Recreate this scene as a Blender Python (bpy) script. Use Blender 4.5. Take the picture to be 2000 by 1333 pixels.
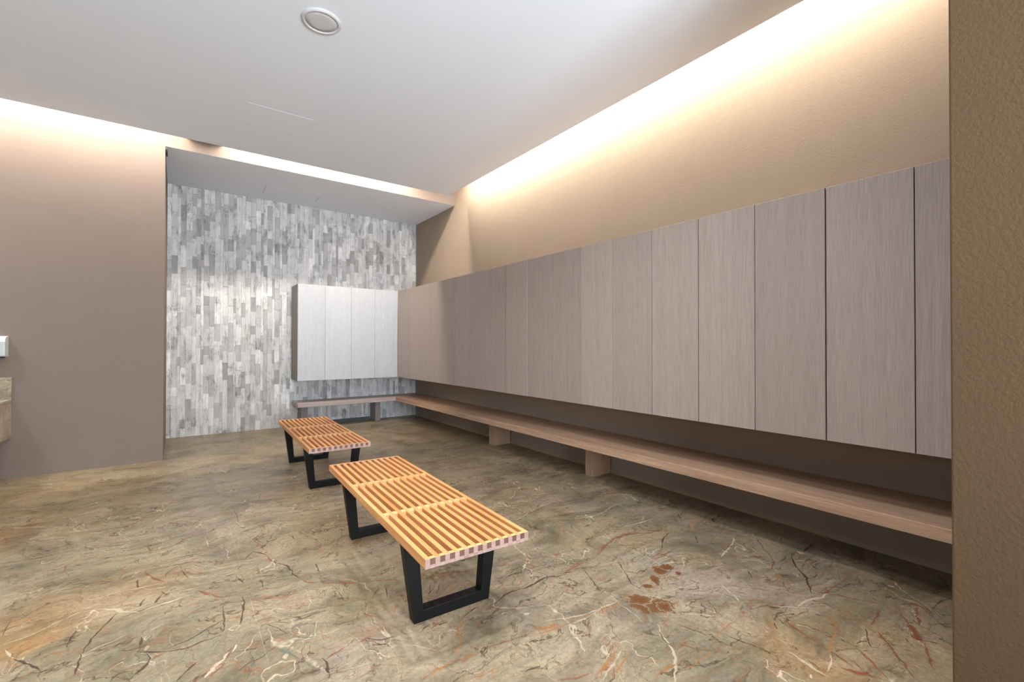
import bpy, bmesh, math, random
from mathutils import Vector, Matrix, noise
for o in list(bpy.data.objects): bpy.data.objects.remove(o)
scene = bpy.context.scene
C = scene.collection
random.seed(11)

# ---------------------------------------------------------------- camera
YAW, PITCH, ROLL, FPX, CAM_H = 0.631792, 0.00831, 0.001545, 892.877, 1.14
cy, sy, cp, sp = math.cos(YAW), math.sin(YAW), math.cos(PITCH), math.sin(PITCH)
fwd = Vector((sy*cp, cy*cp, sp)); rt = Vector((cy, -sy, 0)); up = rt.cross(fwd)
cr, sr = math.cos(ROLL), math.sin(ROLL)
rt, up = rt*cr + up*sr, up*cr - rt*sr
cam_d = bpy.data.cameras.new('camera'); cam = bpy.data.objects.new('camera', cam_d); C.objects.link(cam)
cam_d.sensor_width = 36; cam_d.lens = FPX/2000*36; cam_d.clip_start = 0.02; cam_d.clip_end = 60
M = Matrix((rt, up, -fwd)).transposed().to_4x4(); M.translation = Vector((0, 0, CAM_H))
cam.matrix_world = M
scene.camera = cam

# ---------------------------------------------------------------- view, world, big lights
scene.view_settings.view_transform = 'Standard'; scene.view_settings.look = 'None'
scene.view_settings.gamma = 1; scene.view_settings.use_curve_mapping = False
scene.view_settings.exposure = 0.3
world = bpy.data.worlds.new('world'); scene.world = world; world.use_nodes = True
world.node_tree.nodes['Background'].inputs[0].default_value = (0.75, 0.85, 1.0, 1)
world.node_tree.nodes['Background'].inputs[1].default_value = 0.9

def area(name, loc, size, energy, color, target=None, spread=180, rot=None):
    d = bpy.data.lights.new(name, 'AREA'); d.shape = 'RECTANGLE'; d.size, d.size_y = size
    d.energy = energy; d.color = color; d.spread = math.radians(spread)
    o = bpy.data.objects.new(name, d); C.objects.link(o); o.location = loc
    if target is not None:
        o.rotation_euler = (Vector(target)-Vector(loc)).to_track_quat('-Z', 'Y').to_euler()
    if rot: o.rotation_euler = rot
    return o
WARM = (1.0, 0.88, 0.74)
# LED runs lying in the ceiling coves
COVE_R, COVE_B = 96, 18
# fill lights outside the added, unseen windows behind the camera and at far left
area('back_fill_light', (0.95, -2.75, 1.2), (1.7, 1.9), 310, (0.88, 0.94, 1.0), target=(1.2, 1.2, 4.6), spread=150)
area('left_fill_light', (-4.35, 2.2, 2.2), (4.0, 0.9), 12, (0.78, 0.89, 1.0), target=(-2.2, 2.2, 2.9), spread=130)
# unseen downlights: left row inferred from shadows, middle ones added to light the room
def unseen_downlight(x, y, e, spread=130):
    d = bpy.data.lights.new('unseen_downlight', 'AREA'); d.shape = 'DISK'; d.size = 0.17; d.energy = e; d.color = (0.98, 0.98, 1.0); d.spread = math.radians(spread)
    o = bpy.data.objects.new('unseen_downlight', d); C.objects.link(o); o.location = (x, y, 3.088)
for x, y, e in ((-2.05, 4.65, 13), (-2.4, 3.0, 4), (-2.4, 1.6, 26), (-2.4, 0.2, 24), (-0.6, 2.5, 13), (0.35, 2.1, 19), (1.2, 1.45, 21)):
    unseen_downlight(x, y, e)

# ---------------------------------------------------------------- dimensions
XR, YS, YL, ZC, ZTOP = 3.13, 6.94, 5.643, 3.094, 3.42      # right wall, stone wall, left wall face, ceiling, cove top
XE = -0.108                                               # free edge of the left wall
XW, YF = -4.2, -2.1                                       # far left wall, wall behind the camera
GX, GY = 2.85, 5.315                                      # edges of the main ceiling plate

# ---------------------------------------------------------------- materials
def lin(c): return tuple(((v/255)/12.92 if v/255 <= .04045 else (((v/255)+.055)/1.055)**2.4) for v in c)
def new_mat(name, rough=0.6, spec=0.4):
    m = bpy.data.materials.new(name); m.use_nodes = True; nt = m.node_tree
    b = nt.nodes['Principled BSDF']; b.inputs['Roughness'].default_value = rough; b.inputs['Specular IOR Level'].default_value = spec
    return m, nt, b
def N(nt, t, **k):
    n = nt.nodes.new(t)
    for a, v in k.items(): setattr(n, a, v)
    return n
def L(nt, a, b): nt.links.new(a, b)
def ramp(nt, fac, stops):
    r = N(nt, 'ShaderNodeValToRGB'); e = r.color_ramp.elements
    while len(e) < len(stops): e.new(0.5)
    for i, (p, c) in enumerate(stops): e[i].position = p; e[i].color = (*c, 1)
    L(nt, fac, r.inputs[0]); return r.outputs[0]
def coords(nt, scale=(1, 1, 1), rnd=False, kind='Object'):
    tc = N(nt, 'ShaderNodeTexCoord'); mp = N(nt, 'ShaderNodeMapping'); mp.inputs['Scale'].default_value = scale
    if rnd:
        oi = N(nt, 'ShaderNodeObjectInfo'); ml = N(nt, 'ShaderNodeVectorMath', operation='SCALE'); ml.inputs['Scale'].default_value = 37.0
        cb = N(nt, 'ShaderNodeCombineXYZ')
        for i in range(3): L(nt, oi.outputs['Random'], cb.inputs[i])
        L(nt, cb.outputs[0], ml.inputs[0])
        ad = N(nt, 'ShaderNodeVectorMath', operation='ADD'); L(nt, tc.outputs[kind], ad.inputs[0]); L(nt, ml.outputs[0], ad.inputs[1])
        L(nt, ad.outputs[0], mp.inputs[0])
    else: L(nt, tc.outputs[kind], mp.inputs[0])
    return mp.outputs[0]
def noise_tex(nt, vec, scale, detail=4, rough=0.55, dist=0.0):
    n = N(nt, 'ShaderNodeTexNoise'); n.inputs['Scale'].default_value = scale; n.inputs['Detail'].default_value = detail
    n.inputs['Roughness'].default_value = rough; n.inputs['Distortion'].default_value = dist
    L(nt, vec, n.inputs['Vector']); return n.outputs[0]
def mixc(nt, fac, a, b, mode='MIX'):
    m = N(nt, 'ShaderNodeMix', data_type='RGBA', blend_type=mode)
    for s, v in ((m.inputs[0], fac), (m.inputs[6], a), (m.inputs[7], b)):
        if isinstance(v, (int, float)): s.default_value = v
        elif isinstance(v, tuple): s.default_value = (*v, 1) if len(v) == 3 else v
        else: L(nt, v, s)
    return m.outputs[2]
def math_(nt, op, a, b=None, clamp=False):
    m = N(nt, 'ShaderNodeMath', operation=op); m.use_clamp = clamp
    for s, v in zip(m.inputs, (a, b)):
        if v is None: continue
        if isinstance(v, (int, float)): s.default_value = v
        else: L(nt, v, s)
    return m.outputs[0]
def bump(nt, b, h, strength, dist=0.002):
    n = N(nt, 'ShaderNodeBump'); n.inputs['Strength'].default_value = strength; n.inputs['Distance'].default_value = dist
    L(nt, h, n.inputs['Height']); L(nt, n.outputs[0], b.inputs['Normal'])

def plaster(name, col, grain, strength, var=0.02):
    m, nt, b = new_mat(name, 0.85, 0.2); v = coords(nt)
    f = noise_tex(nt, v, 3, 3); c = lin(col)
    L(nt, ramp(nt, f, [(0.3, tuple(x*(1-var) for x in c)), (0.7, tuple(x*(1+var) for x in c))]), b.inputs['Base Color'])
    g = noise_tex(nt, v, grain, 5, 0.6)
    bump(nt, b, g, strength, 0.004); return m
M_ceil = plaster('ceiling_paint', (229, 236, 246), 60, 0.03, 0.004)
M_wall = plaster('taupe_plaster', (152, 137, 121), 90, 0.25)
M_wall_left = plaster('mauve_taupe_plaster', (134, 121, 112), 90, 0.2)
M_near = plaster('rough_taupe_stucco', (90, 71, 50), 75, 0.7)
M_white = plaster('pale_plaster', (158, 154, 150), 60, 0.1)

def wood(name, dark, light, grain, rough, rnd=True, spec=0.35, fine=1.0):
    m, nt, b = new_mat(name, rough, spec)
    s = {'z': (420, 420, 7), 'y': (150, 5, 150), 'x': (5, 150, 150)}[grain]
    v = coords(nt, s, rnd); f = noise_tex(nt, v, 1.0, 5, 0.65)
    s2 = {'z': (30, 30, 0.9), 'y': (20, 1.0, 20), 'x': (1.0, 20, 20)}[grain]
    v2 = coords(nt, s2, rnd); f2 = noise_tex(nt, v2, 1.0, 3, 0.5, 0.6)
    mixf = math_(nt, 'ADD', math_(nt, 'MULTIPLY', f, 0.62*fine), math_(nt, 'MULTIPLY', f2, 1-0.62*fine))
    base = ramp(nt, mixf, [(0.36, lin(dark)), (0.62, lin(light))])
    oi = N(nt, 'ShaderNodeObjectInfo')
    val = math_(nt, 'ADD', math_(nt, 'MULTIPLY', oi.outputs['Random'], 0.10), 0.95)
    hs = N(nt, 'ShaderNodeHueSaturation'); L(nt, val, hs.inputs['Value']); L(nt, base, hs.inputs['Color'])
    L(nt, hs.outputs[0], b.inputs['Base Color'])
    bump(nt, b, f, 0.2, 0.0008); return m
M_door = wood('taupe_wood_veneer', (147, 133, 125), (173, 158, 150), 'z', 0.42, fine=1.35)
M_body = wood('taupe_wood_side', (120, 104, 96), (160, 143, 133), 'z', 0.5)
M_silver = wood('silver_grey_veneer', (182, 187, 194), (200, 205, 212), 'z', 0.34, spec=0.5, fine=1.3)
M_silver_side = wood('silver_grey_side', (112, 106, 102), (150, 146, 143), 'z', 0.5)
M_bench_y = wood('bench_veneer_long', (150, 119, 95), (190, 157, 130), 'y', 0.45)
M_bench_x = wood('bench_veneer_back', (150, 136, 132), (186, 172, 168), 'x', 0.45)
M_support = wood('bench_support_veneer', (150, 121, 97), (186, 155, 128), 'z', 0.5)
M_support_g = wood('bench_support_grey', (120, 114, 112), (150, 145, 143), 'z', 0.5)
M_slat = wood('honey_slat_wood', (192, 128, 74), (222, 164, 106), 'y', 0.4, fine=0.6)
M_cross = wood('honey_cross_wood', (215, 152, 92), (240, 185, 125), 'x', 0.4, fine=0.6)
M_end = wood('pale_end_grain', (158, 128, 118), (186, 158, 148), 'x', 0.6)
M_spacer = wood('brown_spacer_wood', (98, 68, 58), (126, 92, 80), 'z', 0.6)

def plain(name, col, rough, spec=0.4, metal=0.0, n=0.06, ns=30):
    m, nt, b = new_mat(name, rough, spec); b.inputs['Metallic'].default_value = metal
    f = noise_tex(nt, coords(nt), ns, 3); c = lin(col)
    L(nt, ramp(nt, f, [(0.3, tuple(x*(1-n) for x in c)), (0.7, tuple(x*(1+n) for x in c))]), b.inputs['Base Color'])
    return m
M_black = plain('black_lacquer', (13, 13, 14), 0.5, 0.22, n=0.15)
M_gap = plain('dark_recess', (30, 24, 20), 0.9, 0.1)
M_slate = plain('slate_skirting', (74, 82, 86), 0.6)
M_sealant = plain('pale_sealant', (150, 140, 112), 0.6)
M_disp = plain('pale_grey_plastic', (196, 204, 208), 0.35, 0.5)
M_red = plain('dull_red_plastic', (150, 70, 55), 0.5)
M_dark = plain('dark_grey_plastic', (52, 52, 54), 0.5)
M_speaker = plain('speaker_white', (200, 201, 204), 0.7, 0.2)
M_metal = plain('added_window_metal', (120, 122, 124), 0.4, 0.5, 0.6)

def stone_tiles():
    m, nt, b = new_mat('split_marble_tiles', 0.55, 0.4)
    at = N(nt, 'ShaderNodeAttribute', attribute_name='tone')
    v = coords(nt, (38, 38, 5)); f = noise_tex(nt, v, 1, 6, 0.7, 0.4)
    v2 = coords(nt, (9, 9, 6)); f2 = noise_tex(nt, v2, 1, 5, 0.65, 0.8)
    v3 = coords(nt, (130, 130, 28)); f3 = noise_tex(nt, v3, 1, 3, 0.6)
    s = math_(nt, 'ADD', math_(nt, 'MULTIPLY', f, 0.5), math_(nt, 'MULTIPLY', f2, 0.5))
    s = math_(nt, 'ADD', math_(nt, 'MULTIPLY', s, 0.8), math_(nt, 'MULTIPLY', f3, 0.2))
    g = ramp(nt, s, [(0.36, lin((128, 128, 129))), (0.48, lin((212, 212, 212))), (0.68, lin((242, 241, 239)))])
    L(nt, mixc(nt, 1.0, g, at.outputs['Color'], 'MULTIPLY'), b.inputs['Base Color'])
    bump(nt, b, f3, 0.3, 0.001)
    return m
M_stone = stone_tiles()

def marble_floor(name, use_attr=True, base=(150, 135, 104)):
    m, nt, b = new_mat(name, 0.33, 0.38)
    v = coords(nt)
    # warped coordinates
    wn = N(nt, 'ShaderNodeTexNoise'); wn.inputs['Scale'].default_value = 1.7; wn.inputs['Detail'].default_value = 5
    L(nt, v, wn.inputs['Vector'])
    sub = N(nt, 'ShaderNodeVectorMath', operation='SUBTRACT'); L(nt, wn.outputs['Color'], sub.inputs[0]); sub.inputs[1].default_value = (0.5, 0.5, 0.5)
    scl = N(nt, 'ShaderNodeVectorMath', operation='SCALE'); scl.inputs['Scale'].default_value = 0.55; L(nt, sub.outputs[0], scl.inputs[0])
    add = N(nt, 'ShaderNodeVectorMath', operation='ADD'); L(nt, v, add.inputs[0]); L(nt, scl.outputs[0], add.inputs[1])
    w = add.outputs[0]
    def mapped(vec, scale, rz=0.0, off=(0, 0, 0)):
        mp = N(nt, 'ShaderNodeMapping'); mp.inputs['Scale'].default_value = scale; mp.inputs['Rotation'].default_value = (0, 0, rz); mp.inputs['Location'].default_value = off
        L(nt, vec, mp.inputs[0]); return mp.outputs[0]
    if use_attr:
        at = N(nt, 'ShaderNodeAttribute', attribute_name='tint'); col = at.outputs['Color']
    else:
        col = ramp(nt, noise_tex(nt, w, 2, 3), [(0.35, lin((172, 164, 144))), (0.65, lin((214, 204, 180)))])
    # soft clouding, streaks and fine mottling of the stone itself
    cl = noise_tex(nt, w, 2.6, 5, 0.6)
    col = mixc(nt, ramp(nt, cl, [(0.40, (0, 0, 0)), (0.66, (0.6, 0.6, 0.6))]), col, lin((172, 156, 130)))
    cl2 = noise_tex(nt, mapped(w, (1, 1, 1), 0, (5, 3, 0)), 3.6, 5, 0.62)
    col = mixc(nt, ramp(nt, cl2, [(0.48, (0, 0, 0)), (0.70, (0.7, 0.7, 0.7))]), col, lin((92, 88, 68)))
    st = noise_tex(nt, mapped(w, (1.5, 14, 1), 0.15), 1.0, 6, 0.68)
    col = mixc(nt, 1.0, col, ramp(nt, st, [(0.30, (0.66, 0.64, 0.60)), (0.5, (0.95, 0.95, 0.95)), (0.72, (1.16, 1.14, 1.08))]), 'MULTIPLY')
    och = noise_tex(nt, mapped(w, (1.0, 5, 1), 0.5, (2, 7, 0)), 1.0, 5, 0.6)
    col = mixc(nt, ramp(nt, och, [(0.56, (0, 0, 0)), (0.76, (0.36, 0.36, 0.36))]), col, lin((160, 116, 68)))
    fn = noise_tex(nt, v, 55, 6, 0.75)
    col = mixc(nt, 1.0, col, ramp(nt, fn, [(0.3, (0.68, 0.67, 0.65)), (0.52, (0.94, 0.94, 0.94)), (0.72, (1.18, 1.17, 1.16))]), 'MULTIPLY')
    # thin procedural veins: ridges of warped noise, broken up by masks
    def vein(vec, scale, width, mlo, mhi, color, detail=2.0, strength=0.9, off=(0, 0, 0)):
        nonlocal col
        n = noise_tex(nt, mapped(vec, (1, 1, 1), 0, off), scale, detail, 0.55, 0.0)
        r = math_(nt, 'ABSOLUTE', math_(nt, 'SUBTRACT', n, 0.5))
        line = math_(nt, 'SUBTRACT', 1.0, math_(nt, 'DIVIDE', r, width), True)
        mask = noise_tex(nt, mapped(vec, (1, 1, 1), 0, (off[0]+9, off[1]-4, 0)), scale*1.7, 3, 0.6)
        mk = ramp(nt, mask, [(mlo, (0, 0, 0)), (mhi, (1, 1, 1))])
        f = math_(nt, 'MULTIPLY', math_(nt, 'MULTIPLY', line, mk), strength)
        col = mixc(nt, f, col, lin(color))
    st1 = mapped(w, (0.55, 1.7, 1), 0.2); st2 = mapped(w, (1.6, 0.7, 1), -0.5)
    vein(st1, 3.2, 0.011, 0.43, 0.57, (66, 48, 34), 5, 0.9)
    vein(st1, 5.5, 0.013, 0.45, 0.59, (130, 76, 42), 5, 0.8, (3, 8, 0))
    vein(st2, 4.0, 0.010, 0.47, 0.60, (62, 48, 36), 5, 0.85, (11, 2, 0))
    vein(w, 7.0, 0.013, 0.50, 0.62, (138, 86, 52), 5, 0.65, (1, 20, 0))
    vein(st2, 2.4, 0.005, 0.48, 0.60, (206, 192, 164), 3, 0.7, (7, 5, 0))
    vein(w, 13.0, 0.020, 0.47, 0.63, (80, 64, 46), 5, 0.65, (4, 4, 0))
    vein(st1, 15.0, 0.022, 0.48, 0.66, (126, 84, 52), 5, 0.55, (14, 4, 0))
    if use_attr:
        va = N(nt, 'ShaderNodeAttribute', attribute_name='vein'); fa = va.outputs['Alpha']
        nz = math_(nt, 'ADD', math_(nt, 'MULTIPLY', noise_tex(nt, v, 90, 5, 0.7), 0.55), math_(nt, 'MULTIPLY', noise_tex(nt, v, 24, 4, 0.7), 0.45))
        k = math_(nt, 'ADD', fa, math_(nt, 'MULTIPLY', math_(nt, 'SUBTRACT', nz, 0.5), 1.9))
        k = math_(nt, 'MULTIPLY', math_(nt, 'SUBTRACT', k, 0.16), 3.6, True)
        has = math_(nt, 'MULTIPLY', fa, 5.0, True)
        k = math_(nt, 'MULTIPLY', math_(nt, 'MULTIPLY', k, has), math_(nt, 'ADD', math_(nt, 'MULTIPLY', fa, 0.5), 0.5), True)
        col = mixc(nt, k, col, va.outputs['Color'])
        # slab joints every 1.6 m
        sx = N(nt, 'ShaderNodeSeparateXYZ'); L(nt, v, sx.inputs[0])
        for o_, off, per in ((0, -0.27, 1.62), (1, 0.4, 2.9)):
            mm = math_(nt, 'PINGPONG', math_(nt, 'ADD', sx.outputs[o_], off), per/2)
            ln = math_(nt, 'LESS_THAN', mm, 0.0012)
            col = mixc(nt, math_(nt, 'MULTIPLY', ln, ramp(nt, cl, [(0.4, (0, 0, 0)), (0.6, (0.3, 0.3, 0.3))])), col, lin((190, 180, 150)))
    L(nt, col, b.inputs['Base Color'])
    rg = ramp(nt, fn, [(0.3, (0.30,)*3), (0.7, (0.46,)*3)]); L(nt, rg, b.inputs['Roughness'])
    bump(nt, b, fn, 0.08, 0.0006)
    return m
M_floor = marble_floor('rainforest_marble')
M_counter = marble_floor('counter_marble', False)

# ---------------------------------------------------------------- mesh helpers
def tag(o, label=None, cat=None, group=None, kind=None):
    if label: o['label'] = label
    if cat: o['category'] = cat
    if group: o['group'] = group
    if kind: o['kind'] = kind
    return o
def box(bm, x0, x1, y0, y1, z0, z1, mi=0):
    vs = [bm.verts.new(p) for p in ((x0,y0,z0),(x1,y0,z0),(x1,y1,z0),(x0,y1,z0),(x0,y0,z1),(x1,y0,z1),(x1,y1,z1),(x0,y1,z1))]
    fs = [bm.faces.new([vs[i] for i in f]) for f in ((3,2,1,0),(4,5,6,7),(0,1,5,4),(1,2,6,5),(2,3,7,6),(3,0,4,7))]
    for f in fs: f.material_index = mi
    return fs
def prism(bm, poly, axis, a, b, mi=0):
    """extrude a closed 2D outline along an axis; outline given in the two other axes"""
    def P(u, v, w):
        return {'x': (w, u, v), 'y': (u, w, v), 'z': (u, v, w)}[axis]
    A = [bm.verts.new(P(u, v, a)) for u, v in poly]; B = [bm.verts.new(P(u, v, b)) for u, v in poly]
    fs = [bm.faces.new(A), bm.faces.new(B[::-1])]
    n = len(poly)
    for i in range(n): fs.append(bm.faces.new((A[i], B[i], B[(i+1) % n], A[(i+1) % n])))
    for f in fs: f.material_index = mi
    bmesh.ops.recalc_face_normals(bm, faces=fs)
    return fs
def obj(name, bm, mats, parent=None, bevel=0, seg=2, loc=None, smooth=False):
    me = bpy.data.meshes.new(name); bmesh.ops.recalc_face_normals(bm, faces=bm.faces[:]); bm.to_mesh(me); bm.free()
    if not isinstance(mats, (list, tuple)): mats = [mats]
    for m in mats: me.materials.append(m)
    o = bpy.data.objects.new(name, me); C.objects.link(o)
    if parent: o.parent = parent
    if loc: o.location = loc
    if smooth:
        for p in me.polygons: p.use_smooth = True
    if bevel:
        md = o.modifiers.new('bevel', 'BEVEL'); md.width = bevel; md.segments = seg; md.limit_method = 'ANGLE'
    return o
def empty(name, loc, label, cat, group=None, rz=0):
    o = bpy.data.objects.new(name, None); C.objects.link(o); o.location = loc; o.rotation_euler.z = rz
    o.empty_display_size = 0.1
    return tag(o, label, cat, group)
def struct(name, bm, mats, **k): return tag(obj(name, bm, mats, **k), kind='structure')

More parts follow.
